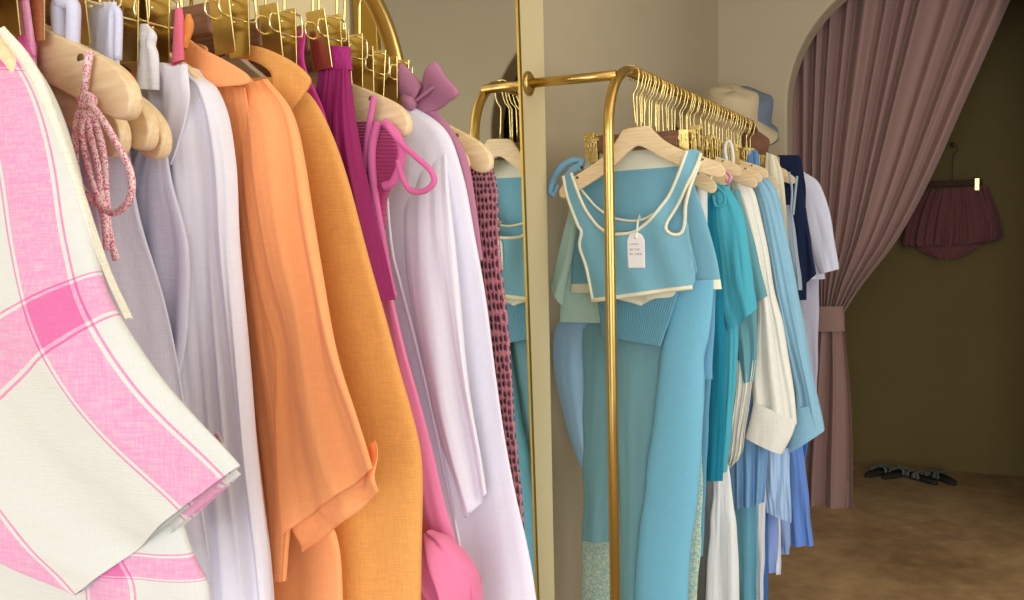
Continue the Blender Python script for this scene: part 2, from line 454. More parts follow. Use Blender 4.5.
# ------------------------------------------------------------------ hangers
def hook(zb, r=.0205, w=.0020):
    pts = []
    for i in range(15):
        a = radians_(200) - radians_(225)*i/14
        pts.append((r*cos(a)*.95, 0, r*sin(a) - .004))
    pts += [(.012, 0, -.036), (.001, 0, -.052), (0, 0, -.075), (0, 0, zb)]
    pts = [Vector(p) for p in pts]
    return tube(cr(pts, 44), w, 7)
radians_ = math.radians
def outline_sym(top, bot): return [(-x, z) for x, z in reversed(top)] + top + bot + [(-x, z) for x, z in reversed(bot)][0:]
def make_wood(mat, name='wooden_hanger'):
    t = empty(name, (0, 0, 0))
    top = [(.030, -.130), (.042, -.143), (.062, -.166), (.09, -.187), (.125, -.206), (.16, -.222), (.182, -.233), (.196, -.244)]
    bot = [(.202, -.256), (.199, -.268), (.186, -.271), (.155, -.258), (.12, -.242), (.085, -.225), (.05, -.203), (.022, -.182)]
    ol = [(-x, z) for x, z in reversed(top)] + [(0, -.1285)] + top + bot + [(0, -.172)] + [(-x, z) for x, z in reversed(bot)]
    # the arms: the bar is thickest at its middle and sweeps forward a little
    ol = [p for i, p in enumerate(smoothpoly(ol, 3))]
    v, f = extrude(ol, -.006, .006, .0018)
    v = [Vector((a.x, a.y - .35*a.x*a.x, a.z)) for a in v]
    obj('shoulder_bar', v, f, mat, t, smooth=True, crease=35)
    for s in (-1, 1):
        pv, pf = tube([(s*.153, -.0156, -.2265), (s*.153, -.0016, -.2265)], .0034, 12)
        obj('strap_notch', pv, pf, notch_m, t)
    obj('hook', *hook(-.135, w=.0022), goldc, t)
    return t
notch_m = paint('notch_brown', (.45, .33, .2), .02)
def make_clip():
    t = empty('clip_hanger', (0, 0, 0))
    obj('bar', *box(-.112, .112, -.008, .008, -.190, -.160, .003), woodb, t, smooth=False)
    obj('hook', *hook(-.16, w=.0022), goldc, t)
    for s in (-1, 1):
        cx = s*.130
        c = []
        c.append(box(cx-.0125, cx+.0125, -.0150, -.0130, -.213, -.151, .0006))
        v, f = box(cx-.0125, cx+.0125, .0130, .0150, -.213, -.151, .0006); c.append((v, f))
        # the pinched lower jaws
        V = []
        for (v, f) in c:
            V.append(([Vector((p.x, p.y*(1.0 if p.z > -.18 else .72), p.z)) for p in v], f))
        o = obj('clip', *join(*V), goldc, t, smooth=False)
        W = [tube([(cx*.82, 0, -.166), (cx+s*.006, 0, -.166)], .0013, 6), tube([(cx*.82, 0, -.182), (cx+s*.006, 0, -.182)], .0013, 6)]
        for dx in (-.0085, .0085):
            lp = [(cx+dx, -.015, -.162), (cx+dx, -.021, -.163), (cx+dx, -.024, -.170), (cx+dx, -.021, -.178), (cx+dx, 0, -.180),
                  (cx+dx, .022, -.179), (cx+dx, .027, -.174), (cx+dx, .027, -.160), (cx+dx, .022, -.156), (cx+dx, 0, -.156)]
            W.append(tube(cr([Vector(p) for p in lp+[lp[0]]], 36)[:-1], .0011, 6, True))
        WL[o.name] = WL[o.name]
        obj('spring_wire', *join(*W), goldp, o, smooth=True)
    return t
# children are located relative to their parents, so the prototypes are built at the origin
wood_proto = make_wood(woodl); pale_proto = make_wood(woodp); clip_proto = make_clip()
used = set()
def put(proto, loc, rot, sc, label, cat, group):
    if proto.name in used: o = dup(proto, loc, rot, sc)
    else:
        used.add(proto.name); o = proto; o.location = loc; o.rotation_euler = rot; o.scale = sc if isinstance(sc, tuple) else (sc,)*3
    return tag(o, label, cat, group)
A0 = atan2(-.258, .200); L0 = hypot(.2, .258)
def hanger(Y, tip=None, label='', pale=False, yaw=0, g='wooden hangers on the right rack', ang=0):
    th, sc = ang, 1.
    if tip:
        x, z = U(tip[0], tip[1], Y); dx, dz = x-rail(Y)[0], z-rail(Y)[1]
        th = A0 - atan2(dz, dx); sc = max(.93, min(1.09, hypot(dx, dz)/L0))
        th = max(-.3, min(.3, th))
    return put(pale_proto if pale else wood_proto, (rail(Y)[0], Y+.012, rail(Y)[1]), (0, th, yaw), sc, label, 'hanger', g)
def clips(Y, label='', tip=None, yaw=0, g='clip hangers on the right rack', ang=0, sc=1):
    th = ang
    if tip:
        x, z = U(tip[0], tip[1], Y); dx, dz = x-rail(Y)[0], z-rail(Y)[1]
        th = max(-.25, min(.25, atan2(-.178, .130) - atan2(dz, dx)))
    return put(clip_proto, (rail(Y)[0], Y, rail(Y)[1]), (0, th, yaw), sc, label, 'hanger', g)

# ================================================================== LEFT RACK
GL = 'hangers on the left rack'
gl_h = 'wooden hangers on the left rack'; gl_c = 'clip hangers on the left rack'
hanger(.445, (22, 72), 'wooden hanger inside the pink and white plaid shirt', g=gl_h)
hanger(.478, (62, 132), 'wooden hanger whose rounded tip shows just right of the plaid shirt', g=gl_h)
hanger(.527, (140, 102), 'wooden hanger with the pink floral tie looped around its arm', g=gl_h)
hanger(.549, (131, 146), 'wooden hanger drooping lowest behind the floral tie', g=gl_h)
hanger(.568, (160, 140), 'wooden hanger peeking out behind the floral tie hanger', g=gl_h)
hanger(.590, (176, 156), 'wooden hanger tip touching the front of the white gathered blouse', g=gl_h)
hanger(.655, (205, 96), 'wooden hanger inside the white gathered blouse', g=gl_h)
hanger(.735, (268, 118), 'pale wooden hanger holding the coral orange shirt', pale=True, g=gl_h)
hanger(.824, (314, 130), 'pale wooden hanger holding the mustard orange shirt', pale=True, g=gl_h)
hanger(.930, (410, 124), 'wooden hanger holding the pink straps beside the magenta trousers', g=gl_h)
hanger(1.045, (446, 150), 'wooden hanger inside the white shirt with cuffs', g=gl_h)
hanger(1.085, (463, 158), 'wooden hanger tip behind the mauve sash', g=gl_h)
hanger(1.105, (468, 166), 'lower wooden hanger tip between mauve sash and knit', g=gl_h)
hanger(1.135, (492, 162), 'wooden hanger holding the dusty pink crochet knit', g=gl_h)
for Y, tip, lab in [(.462, (-6, -4), 'gold clip hanger cut off by the left edge of the photo'),
        (.506, (42, 12), 'gold clip hanger just right of the pink trousers'),
        (.562, (100, 11), 'gold clip hanger over the second white strap'),
        (.600, (129, 22), 'gold clip hanger with slim dark plate left of the small white pouch'),
        (.632, (161, 32), 'gold clip hanger with shiny plate left of the orange collar'),
        (.725, (238, 30), 'clip hanger with thick brown bar above the orange collars'),
        (.80, (284, 40), 'clip hanger above the mustard shirt collar'),
        (.866, (328, 42), 'clip hanger gripping the magenta trousers'),
        (.925, (352, 62), 'clip hanger right of the magenta trousers'),
        (.985, (372, 74), 'clip hanger over the pale wooden arm by the rack end'),
        (1.045, (396, 82), 'clip hanger nearest the rounded rack end, beside the bow')]:
    clips(Y, lab, tip, g=gl_c, sc=(1, 1, 1.07) if Y < .64 else 1, yaw=rnd.uniform(-.01, .03))

# --- pink trousers clipped at the far left
m = fabric('pink_cotton', (.90, .62, .78), slub=.1)
pt = cloth('pink_trousers', m, .511, [(22, -40), (27, -20), (33, 30), (38, 80), (50, 150), (60, 240), (70, 340)], [(-40, -40), (-34, -20), (-30, 30), (-30, 80), (-36, 150), (-40, 240), (-40, 340)], t=.008, fold=(4, .001, .008), seed=3)
tag(pt, 'pink clipped trousers with a deeper pink band at the far left', 'trousers')
cloth('band', fabric('deep_pink_band', (.84, .38, .62)), .511, [(31.5, 36), (32.8, 46), (35, 58)], [(5, 36), (4, 46), (3, 58)], parent=pt, t=.009, fold=(4, .0012, .0018), seed=3, rows=12, tt=[1, 1])

# --- white clipped garment left of the tie
m_w1 = fabric('cool_white_cotton', (.86, .86, .93), slub=.03, trans=.15)
wd = cloth('white_dress', m_w1, .574, [(115, 2), (117, 60), (122, 130), (132, 210), (150, 300), (175, 420), (205, 560)],
    [(56, 2), (50, 60), (20, 130), (0, 210), (-30, 300), (-40, 420), (-40, 560)], t=.012, fold=(4, .002, .012), seed=5, tt=[.2, 1, 1, 1])
tag(wd, 'white clipped dress showing between the plaid shirt and gathered blouse', 'dress')
w2 = cord('white_strap', m_w1, [(60, 60), (59, 30), (58, 6), (65, 2), (73, 6), (73, 30), (72, 60)], .535, .0055, n=40, parent=wd)
cord('white_strap', m_w1, [(112, 70), (112, 35), (113, 12), (117, 10), (119, 20), (118, 60)], .552, .003, n=40, parent=wd)
pc = cloth('white_pouch', fabric('white_cotton', (.90, .89, .90)), .618, [(147, 24), (155, 34), (153, 45), (156, 56), (157, 90)], [(142, 24), (140, 34), (142, 45), (140, 56), (138, 90)], t=.006, fold=(2, .001, .002), seed=8, rows=24, cols=40)
tag(pc, 'small gathered white cloth end hanging below a gold clip', 'cloth')
pk = cloth('pink_strap', fabric('coral_pink', (.86, .42, .50)), .645, [(181, 8), (183, 30), (184, 60)], [(176, 8), (173, 40), (172, 66)], t=.003, fold=(1, .001, .001), seed=9, rows=16, cols=24)
tag(pk, 'short coral pink strap left of the orange collar', 'strap')
ot = cloth('orange_strap', fabric('orange_strap_cloth', (.85, .52, .25)), .65, [(190, 14), (193, 28), (186, 48)], [(186, 14), (184, 30), (182, 50)], t=.003, fold=(1, .001, .001), seed=10, rows=16, cols=24)
tag(ot, 'short orange strap between gold clip and orange collar', 'strap')

# --- floral tie
m_fl = speckle('floral_cord_cloth', (.93, .80, .82), ((.82, .40, .54), (.95, .88, .84)), 1100, .62)
ft = cord('floral_tie', m_fl, [(90, 52), (88, 62), (86, 78), (84, 98)], [.516, .514, .514, .515], .0028, n=40)
tag(ft, 'pink floral fabric cord tied around the wooden hanger arm', 'tie', None)
cord('cord_loop', m_fl, [(85, 100), (92, 106), (104, 122), (118, 146), (129, 168), (132, 188), (127, 204), (114, 213), (103, 208), (97, 196)], [.508]*10, .0027, ft, n=80)
cord('cord_end', m_fl, [(86, 102), (78, 116), (75, 140), (76, 165), (82, 188), (96, 205)], [.510]*6, .0026, ft, n=60)
cord('cord_end', m_fl, [(87, 104), (82, 130), (87, 160), (95, 190), (103, 214), (106, 236), (107, 250)], [.511]*7, .0026, ft, n=60)
cord('cord_end', m_fl, [(88, 102), (90, 130), (98, 165), (102, 200), (109, 232), (116, 260)], [.514]*6, .0026, ft, n=60)
cord('cord_end', m_fl, [(88, 104), (98, 130), (104, 158), (106, 190), (108, 226)], [.517]*5, .0025, ft, n=60)
cord('knot', m_fl, [(82, 99), (88, 96), (93, 101), (88, 106), (82, 103), (84, 98)], .509, .0034, ft, n=40)

# --- plaid shirt
m_p1 = plaid('plaid_linen_sleeve', 1/.15, -.010/.15, .27, 1/.6, -.57/.6, .2)
m_p2 = plaid('plaid_linen_body', 1/.15, -.045/.15, .27, 1/.5, -.76/.5, .2)
ps = cloth('plaid_shirt', m_p2, .452, [(2, 28), (16, 52), (45, 110), (80, 230), (105, 330), (140, 440), (176, 510), (192, 560), (203, 592), (200, 660)], None, t=.018, fold=(3, .003, .012), seed=11, met=True)
tag(ps, 'oversized white linen shirt with broad pink plaid bands, front left', 'shirt')
cloth('sleeve', m_p1, .432, [(6, 48), (40, 92), (74, 170), (98, 245), (122, 305), (164, 382), (232, 468)],
      [(-190, 20), (-195, 110), (-190, 230), (-150, 350), (-75, 452), (5, 545), (82, 592)], parent=ps, t=.014, fold=(1.9, .005, .013), seed=14, tt=[.6, 1, 1.1, .8, .3], dY=[.01, 0, -.008, -.01, -.004], met=True)
cloth('cuff', m_p1, .436, [(190, 440), (206, 462), (219, 482)], [(50, 560), (72, 582), (90, 602)], parent=ps, t=.003, fold=(1.9, .0125, .013), seed=14, rows=14, met=True, tt=[1, 1], dY=[.012, .009])
cloth('front_edge', fabric('cream_linen_edge', (.90, .88, .80), slub=.08), .4185, [(4, 26), (28, 56), (50, 100), (83, 190), (108, 262), (130, 318)], [(-2, 34), (23, 66), (45, 110), (79, 200), (105, 270), (128, 320)], parent=ps, t=.003, fold=(1, .001, .002), seed=13, rows=40, cols=30)

# --- white gathered blouse
m_bl = fabric('white_voile', (.94, .93, .97), slub=.02, wr=.35, weave=.15, trans=.15, stretch=(1, 1, .15))
bl = cloth('white_blouse', m_bl, .66, [(186, 66), (200, 76), (216, 88), (227, 112), (232, 160), (237, 230), (246, 330), (257, 440), (268, 550), (276, 660)],
    [(160, 68), (135, 100), (118, 150), (100, 220), (92, 300), (90, 400), (88, 500), (86, 580), (84, 620), (82, 660)], t=.03, fold=(9, .003, .013), seed=21, rows=90, cols=220, tt=[.8, 1, 1.1, 1.1])
tag(bl, 'white gathered blouse hanging left of the coral orange shirt', 'blouse')
cloth('shoulder_band', m_bl, .628, [(187, 64), (189, 80), (190, 100), (184, 130), (172, 165)], [(163, 70), (163, 84), (163, 104), (160, 130), (158, 165)], parent=bl, t=.004, fold=(2, .001, .002), seed=22, rows=24, cols=40)
cloth('side_panel', fabric('shaded_white_voile', (.80, .79, .87), slub=.03, wr=.3, stretch=(1, 1, .2)), .612, [(163, 132), (170, 180), (186, 250), (184, 330), (176, 400), (192, 470), (200, 660)], [(140, 132), (110, 180), (80, 250), (80, 330), (70, 400), (60, 470), (60, 660)], parent=bl, t=.01, fold=(3, .002, .008), seed=23)  # lavender tone paints shading into the white voile

# --- coral orange shirt
m_or = fabric('coral_linen', (.98, .66, .43), slub=.03, wr=.5, weave=.25)
os_ = cloth('orange_shirt', m_or, .752, [(228, 62), (252, 78), (276, 120), (290, 200), (298, 300), (304, 400), (322, 490), (342, 540), (347, 600), (350, 670)], None, t=.018, fold=(4, .004, .010), seed=31, tt=[.8, 1, 1, 1.2])
tag(os_, 'coral orange linen shirt with collar and loose short sleeve', 'shirt')
cloth('sleeve', m_or, .708, [(252, 76), (282, 108), (302, 160), (318, 215), (334, 285), (350, 350), (368, 410), (385, 463)],
      [(214, 88), (232, 130), (244, 200), (262, 290), (280, 350), (281, 420), (284, 480), (291, 530)], parent=os_, t=.014, fold=(2.6, .004, .009), seed=33, tt=[.6, 1, 1.1, .9, .5], dY=[.02, 0, -.006, -.01])
cloth('sleeve_cuff', m_or, .716, [(376, 440), (383, 466), (386, 488)], [(286, 500), (294, 530), (306, 550)], parent=os_, t=.005, fold=(2.6, .007, .009), seed=33, rows=14, tt=[1, 1], dY=[-.002, -.002])
cloth('front_panel', m_or, .700, [(236, 86), (256, 200), (270, 330), (284, 420), (288, 500), (285, 582)], [(205, 86), (222, 200), (240, 330), (252, 420), (262, 500), (270, 582)], parent=os_, t=.005, fold=(2, .002, .004), seed=35, dY=[.01, .01, .004])
cut('collar', m_or, [(192, 41), (180, 66), (196, 78), (217, 87), (234, 86), (247, 82), (244, 73), (226, 60), (206, 49)], .690, lambda x, z: .010*sin((x+.6)*30), parent=os_, h=.003, sm=3)
cut('collar', m_or, [(188, 42), (200, 44), (206, 48), (204, 56), (196, 52), (189, 48)], .735, parent=os_, h=.003, sm=3)

# --- mustard shirt
m_mu = fabric('mustard_linen', (.88, .63, .34), slub=.06, wr=.5, weave=.35)
mu = cloth('mustard_shirt', m_mu, .81, [(282, 78), (308, 96), (328, 130), (350, 190), (372, 270), (394, 350), (411, 420), (420, 480), (421, 560), (419, 670)], None, t=.026, fold=(3, .004, .014), seed=41, tt=[.9, 1, 1, 1.1])
tag(mu, 'mustard orange linen shirt hanging right of the coral shirt', 'shirt')
cut('collar', m_mu, [(232, 57), (240, 50), (252, 47), (268, 49), (290, 60), (303, 72), (307, 82), (298, 100), (286, 115), (279, 102), (276, 88), (276, 76), (270, 68), (258, 62), (244, 60)], .768, lambda x, z: .012*sin((x+.6)*26), parent=mu, h=.003, sm=3)

# --- magenta trousers
m_mg = fabric('magenta_satin', (.54, .08, .34), rough=.55, slub=.02, wr=.3, stretch=(1, 1, .2))
mg = cloth('magenta_trousers', m_mg, .868, [(348, 49), (351, 80), (355, 120), (362, 170), (373, 225), (384, 265), (393, 300)],
    [(320, 50), (318, 80), (312, 120), (305, 170), (318, 225), (330, 265), (345, 300)], t=.012, fold=(6, .002, .010), seed=51, cols=160, tt=[.3, .9, 1, 1])
tag(mg, 'magenta satin trousers held by a gold clip', 'trousers')
cloth('waistband', fabric('magenta_band', (.62, .12, .42), rough=.5), .868, [(350, 47), (350.5, 58), (352, 70)], [(317, 47), (316, 58), (315, 70)], parent=mg, t=.007, fold=(3, .001, .001), seed=52, rows=10, tt=[1, 1])
mt = cut('magenta_camisole', fabric('bright_magenta', (.78, .22, .56), rough=.6), [(298, 27), (303, 35), (306, 60), (312, 85), (322, 120), (330, 150), (318, 140), (300, 100), (286, 62), (292, 40)], .838, lambda x, z: .006*sin((z-1.4)*60), h=.004, sm=3)
tag(mt, 'narrow bright magenta top with pointed strap above the mustard shirt', 'top')

# --- long pink dress with straps
m_pd = fabric('rose_cotton', (.90, .50, .66), slub=.02, wr=.25, weave=.15)
pd = cloth('pink_dress', m_pd, .935, [(372, 200), (384, 250), (396, 310), (412, 380), (430, 450), (446, 510), (462, 570), (478, 660)],
    [(330, 200), (320, 250), (320, 310), (320, 380), (320, 450), (320, 510), (320, 570), (320, 660)], t=.016, fold=(3, .003, .012), seed=61)
tag(pd, 'long rose pink dress with cord straps and a twisted tie', 'dress')
m_st = fabric('hot_pink_strap', (.84, .42, .63), slub=.02)
cord('strap', m_st, [(374, 96), (370, 120), (366, 150), (363, 190), (365, 220)], .905, .0034, pd)
cord('strap', m_st, [(378, 122), (372, 150), (374, 190), (382, 240), (390, 285), (394, 296)], .902, .0048, pd)
cord('strap', m_st, [(386, 124), (398, 140), (415, 156), (430, 170), (434, 182), (424, 191), (410, 190), (402, 176), (398, 160)], .900, .0034, pd, n=80)
cord('strap', m_st, [(384, 122), (396, 134), (402, 150), (399, 170), (392, 183), (384, 186)], .904, .0050, pd, n=60)
kt = cloth('magenta_knit_top', ribbed('magenta_ribbing', (.70, .18, .42), 26, 1.0, 'v'), .915, [(384, 122), (396, 138), (400, 158), (394, 178), (386, 200), (384, 230)], [(352, 122), (350, 138), (350, 158), (350, 178), (352, 200), (356, 230)], t=.012, fold=(3, .002, .004), seed=63, rows=30, cols=60)
tag(kt, 'magenta knit top bunched behind the pink straps', 'top')
cl = cloth('tied_knot', m_pd, .905, [(432, 528), (448, 536), (460, 556), (468, 580), (469, 610), (468, 660)], [(421, 540), (418, 556), (424, 578), (436, 600), (444, 620), (446, 660)], parent=pd, t=.022, fold=(3.2, .006, .018), seed=64, rows=40, cols=80, sharp=.5, tt=[.4, 1.3, 1, 1])

# --- white shirt with cuff
m_ws = fabric('white_poplin', (.92, .91, .96), slub=.02, wr=.4, weave=.15, stretch=(1, 1, .25), trans=.1)
ws = cloth('white_shirt', m_ws, 1.045, [(412, 106), (434, 120), (452, 142), (463, 180), (474, 235), (487, 310), (501, 400), (516, 490), (532, 570), (548, 670)], None, t=.026, fold=(4, .004, .014), seed=71, tt=[.8, 1, 1.1, 1.1])
tag(ws, 'long white button shirt hanging behind the pink straps', 'shirt')
cloth('sleeve', m_ws, 1.0, [(428, 140), (440, 190), (452, 260), (464, 340), (476, 420), (487, 494)], [(392, 160), (396, 220), (406, 290), (424, 370), (444, 450), (463, 521)], parent=ws, t=.014, fold=(2.2, .002, .008), seed=72, tt=[.5, 1, 1, .5], dY=[.045, .02, .005, 0, 0])
cord('button_placket', m_ws, [(386, 190), (392, 250), (402, 290), (420, 360), (440, 450), (462, 560), (475, 640)], .994, .0022, ws)

# --- mauve bow and sash
m_mv = fabric('mauve_satin', (.68, .45, .55), rough=.6, slub=.02, wr=.2)
sw = cloth('mauve_sash', m_mv, 1.062, [(412, 97), (434, 109), (453, 129), (468, 160), (476, 210), (482, 260)], [(402, 104), (420, 117), (438, 138), (452, 168), (460, 210), (466, 260)], t=.004, fold=(1, .002, .003), seed=81, rows=40, cols=40)
tag(sw, 'mauve fabric sash tied in a bow beside the rack end', 'sash')
def bow(px, ys): return cut('bow_loop', m_mv, px, 1.05, lambda x, z: ys*.02*sin((x+z)*55), parent=sw, h=.003, sm=2, thick=.006)
bow([(403, 108), (409, 97), (420, 82), (437, 62), (447, 76), (462, 94), (448, 102), (432, 109), (412, 113)], .5)
bow([(408, 108), (400, 96), (397, 68), (403, 64), (414, 76), (422, 86), (415, 102)], -.4)
cord('fold', m_mv, [(412, 104), (422, 96), (436, 86), (444, 84)], 1.048, .0022, sw, n=24)
obj('bow_knot', *tube([P3(404, 98, 1.04), P3(409, 103, 1.036), P3(414, 108, 1.04)], [.006, .009, .006], 14), m_mv, sw)

# --- crochet knit
m_kn = knit('crochet_knit', (.80, .50, .55), (.68, .38, .44), 84, 48, .95)
kn = cloth('crochet_dress', m_kn, 1.137, [(482, 160), (494, 172), (499, 220), (505, 290), (511, 360), (516, 420), (520, 480), (526, 560)], None, t=.016, fold=(3, .003, .006), seed=91)
tag(kn, 'dusty pink open crochet dress hanging next to the mirror', 'dress')
cloth('lining', fabric('dusty_rose_lining', (.45, .20, .26)), 1.145, [(480, 162), (491, 175), (496, 220), (502, 290), (508, 360), (513, 420), (517, 480), (523, 560)], None, parent=kn, t=.010, fold=(3, .003, .006), seed=91)

# ================================================================== RIGHT RACK
for Y, tip, lab, g in [(2.338, (725, 171), 'light wooden hanger wearing the pale blue crop top', None), (2.475, (716, 188), 'lower wooden hanger tip left of the turquoise shirt', None),
    (2.55, (728, 180), 'wooden hanger tip with pink thread left of the linen shirt', None), (2.63, (741, 171), 'rounded wooden hanger tip above the cream linen shirt', None),
    (2.85, (757, 183), 'wooden hanger tip right of the cream linen shirt', None), (2.93, (762, 178), 'wooden hanger tip over the pale blue shirt sleeve', None), (3.0, (768, 174), 'wooden hanger tip inside the pale blue shirt', None),
    (3.17, (778, 184), 'wooden hanger tip below the cream trousers', None), (3.375, (787, 173), 'wooden hanger tip left of the navy top', None), (3.52, (795, 180), 'wooden hanger in front of the navy trousers', None),
    (3.68, (802, 182), 'wooden hanger tip right of the navy trousers', None), (3.77, None, 'wooden hanger inside the far white tee', None)]:
    hanger(Y, tip, lab, g='wooden hangers on the right rack')
cl_ys = [2.435, 2.392, 2.412, 2.46, 2.50, 2.53, 2.575, 2.61, 2.65, 2.90, 3.15, 3.39, 3.49,  2.59, 2.67, 2.71, 2.75, 2.79, 2.82, 2.885, 2.965, 3.04, 3.08, 3.12, 3.21, 3.25, 3.29, 3.33, 3.42, 3.46, 3.57, 3.62, 3.72]
for i, Y in enumerate(cl_ys):
    clips(Y, 'gold clip hanger gripping the blue skirt behind the crop top' if i == 0 else
        'gold clip hanger packed among many on the right rack', g='clip hangers on the right rack', yaw=rnd.uniform(-.12, .12) if i else 0, ang=rnd.uniform(-.05, .05) if i else 0, sc=1 if i else (1.1, 1, .90))

blue = (.45, .70, .80)
m_b = fabric('sky_blue_knit', (.48, .70, .78), slub=.03, wr=.25, weave=.4)
m_cream = fabric('cream_trim', (.93, .92, .82), slub=.03, wr=.2)
# --- crop top in front
cYp = 2.330
front = [(564, 176), (572, 173), (577, 187), (584, 204), (591, 216), (599, 226), (606, 231), (614, 234), (632, 233), (642, 228), (654, 218), (664, 205), (671, 194), (681, 172), (688, 151), (695, 150), (701, 153),
         (696, 168), (688, 186), (681, 201), (674, 213), (669, 222), (668, 229), (673, 234), (680, 234), (684, 229), (686, 218), (689, 226), (690, 240), (693, 258), (693, 288), (660, 292), (625, 297), (595, 301), (593, 288), (588, 268), (581, 247), (583, 232), (579, 224), (568, 196)]
yb = lambda x, z: -.018*(1-((x+.775)/.2)**2) + .004*sin(x*60+z*20)
ct = cut('crop_top', m_b, front, cYp, yb, h=.005, thick=.003, sm=3)
tag(ct, 'sleeveless pale blue crop top with cream piping and price tag', 'top')
pip = lambda pts, **k: cord('piping', m_cream, pts, cYp-.001, .0042, ct, n=120, yfn=yb, **k)
pip(front[1:15]); pip(front[16:27]+[(687, 205), (692, 186), (700, 162)]); pip([(564, 176), (568, 196), (579, 224), (583, 232), (581, 247), (588, 268), (594, 299)])
cord('hem_piping', m_cream, [(594, 300), (625, 296), (660, 291), (693, 287)], cYp-.002, .0058, ct, n=40, yfn=yb)
back = [(572, 178), (578, 186), (588, 198), (595, 206), (604, 213), (613, 218), (635, 221), (652, 215), (664, 203), (676, 185), (692, 156), (700, 158), (690, 190), (684, 215), (690, 240), (690, 284), (600, 296), (590, 260), (584, 225)]
cut('back_panel', m_b, back, cYp+.030, None, parent=ct, h=.005, sm=3)
cord('piping', m_cream, back[:11], cYp+.0285, .0036, ct, n=80)
cord('piping', m_cream, [(700, 158), (693, 178), (686, 198), (684, 215)], cYp+.0285, .0036, ct, n=40)
# price tag
tg = cut('price_tag', paint('tag_card', (.95, .94, .94), .01, .6), [(628, 268), (627, 240), (629, 235), (633, 232.5), (638, 232.5), (642, 235), (644.5, 240), (645, 268)], cYp-.024, h=.0025, thick=.0008, sm=0)
tag(tg, 'white arched paper price tag with small grey print on the crop top', 'price tag')
obj('tag_hole', *tube([P3(635.3, 238, cYp-.0246), P3(635.3, 238, cYp-.0243)], .0022, 12), paint('tag_eyelet', (.3, .33, .34)), tg)
cord('tag_string', m_cream, [(635.3, 238), (637, 230), (638, 222), (640, 216)], [cYp-.0255, cYp-.026, cYp-.022, cYp+.02], .0018, tg, n=20, rx=.005)
ink = paint('grey_ink', (.40, .42, .45), .01)
def write(txt, px, py, w, Y):
    cu = bpy.data.curves.new('t', 'FONT'); cu.body = txt; cu.size = 1
    o = bpy.data.objects.new('t', cu); COL.objects.link(o); bpy.context.view_layer.update()
    me = bpy.data.meshes.new_from_object(o.evaluated_get(bpy.context.evaluated_depsgraph_get()))
    xs = [v.co.x for v in me.vertices]; k = w/(max(xs)-min(xs)); a = P3(px, py, Y)
    V = [(a.x+(v.co.x-min(xs))*k, Y, a.z+v.co.y*k) for v in me.vertices]; Fc = [list(p.vertices) for p in me.polygons]
    bpy.data.objects.remove(o); return obj('print', V, Fc, ink, tg, smooth=False)
write('HANSEN', 630.3, 245, .021, cYp-.0248); write('SET TOP', 629.6, 250.6, .026, cYp-.0248); write('RD 1,100.00', 629.8, 255, .032, cYp-.0248)

# --- blue skirt with cream waistband, behind
sk = cloth('blue_skirt', fabric('banded_blue_knit', (.48, .70, .78), slub=.03, wr=.25, weave=.4, bands=(.215, .945, (.93, .92, .82))), 2.437, [(684, 144), (686, 158), (690, 174), (697, 195), (705, 215), (712, 238), (718, 264), (722, 289)], [(586, 147), (584, 165), (582, 184), (580, 204), (577, 226), (574, 248), (571, 270), (569, 293)], t=.022, fold=(2.5, .002, .010), seed=101, tt=[.22, .8, 1])
tag(sk, 'pale blue flared knit skirt with cream waistband and hem behind the crop top', 'skirt')

def G(name, label, cat, col, Y, R, L, t=.02, fold=(3, .003, .010), seed=1, tt=None, mat=None, **k):
    m = mat or fabric(name+'_cloth_%d' % seed, col, slub=k.pop('slub', .04), wr=k.pop('wr', .4))
    o = cloth(name, m, Y, R, L, t=t, fold=fold, seed=seed, tt=tt, **k)
    return tag(o, label, cat), m
# --- cream collar points under the hem
cr_, _ = G('cream_vest', 'cream pointed vest corners peeking out below the crop top', 'vest', (.93, .92, .82), 2.375, [(676, 240), (676, 292), (655, 298)], [(604, 240), (606, 290), (640, 306)], t=.006, seed=103, rows=20)
# --- ribbed top
rb = cloth('ribbed_sweater', ribbed('blue_ribbing', (.40, .64, .73), 34), 2.40, [(690, 240), (682, 280), (674, 305), (668, 325), (661, 346)], [(600, 240), (598, 280), (598, 305), (600, 320), (601, 335)], t=.012, fold=(2, .002, .004), seed=104, tt=[1, 1, 1])
tag(rb, 'ribbed pale blue top whose slanted hem shows below the crop top', 'top')
# --- trousers
pb, _ = G('blue_trousers', 'long bright sky blue trousers hanging below the crop top', 'trousers', (.47, .74, .85), 2.425, [(714, 280), (712, 320), (705, 360), (703, 420), (699, 490), (690, 560), (684, 680)], [(676, 280), (668, 320), (659, 370), (652, 430), (645, 490), (637, 560), (630, 680)], t=.026, fold=(1.5, .001, .002), seed=105, wr=.2)
gt, gm = G('grey_blue_trousers', 'muted grey blue trousers directly behind the gold post', 'trousers', (.47, .66, .70), 2.455, [(680, 300), (676, 350), (668, 420), (660, 500), (650, 680)], [(612, 300), (614, 350), (617, 420), (619, 500), (622, 680)], t=.018, fold=(3, .003, .010), seed=106)
cloth('leg', gm, 2.48, [(626, 300), (620, 400), (618, 470), (614, 541)], [(583, 330), (583, 400), (583, 470), (582, 541)], parent=gt, t=.014, fold=(3, .003, .006), seed=107)
m_lace = speckle('mint_lace', (.72, .82, .74), ((.60, .74, .70), (.80, .85, .75)), 240, .45)
lc = cloth('lace_dress', m_lace, 2.53, [(702, 440), (702, 520), (698, 590), (694, 680)], [(584, 440), (583, 520), (582, 590), (582, 680)], t=.014, fold=(5, .003, .010), seed=108)
tag(lc, 'mint lace dress hem showing at the bottom left behind the post', 'dress')
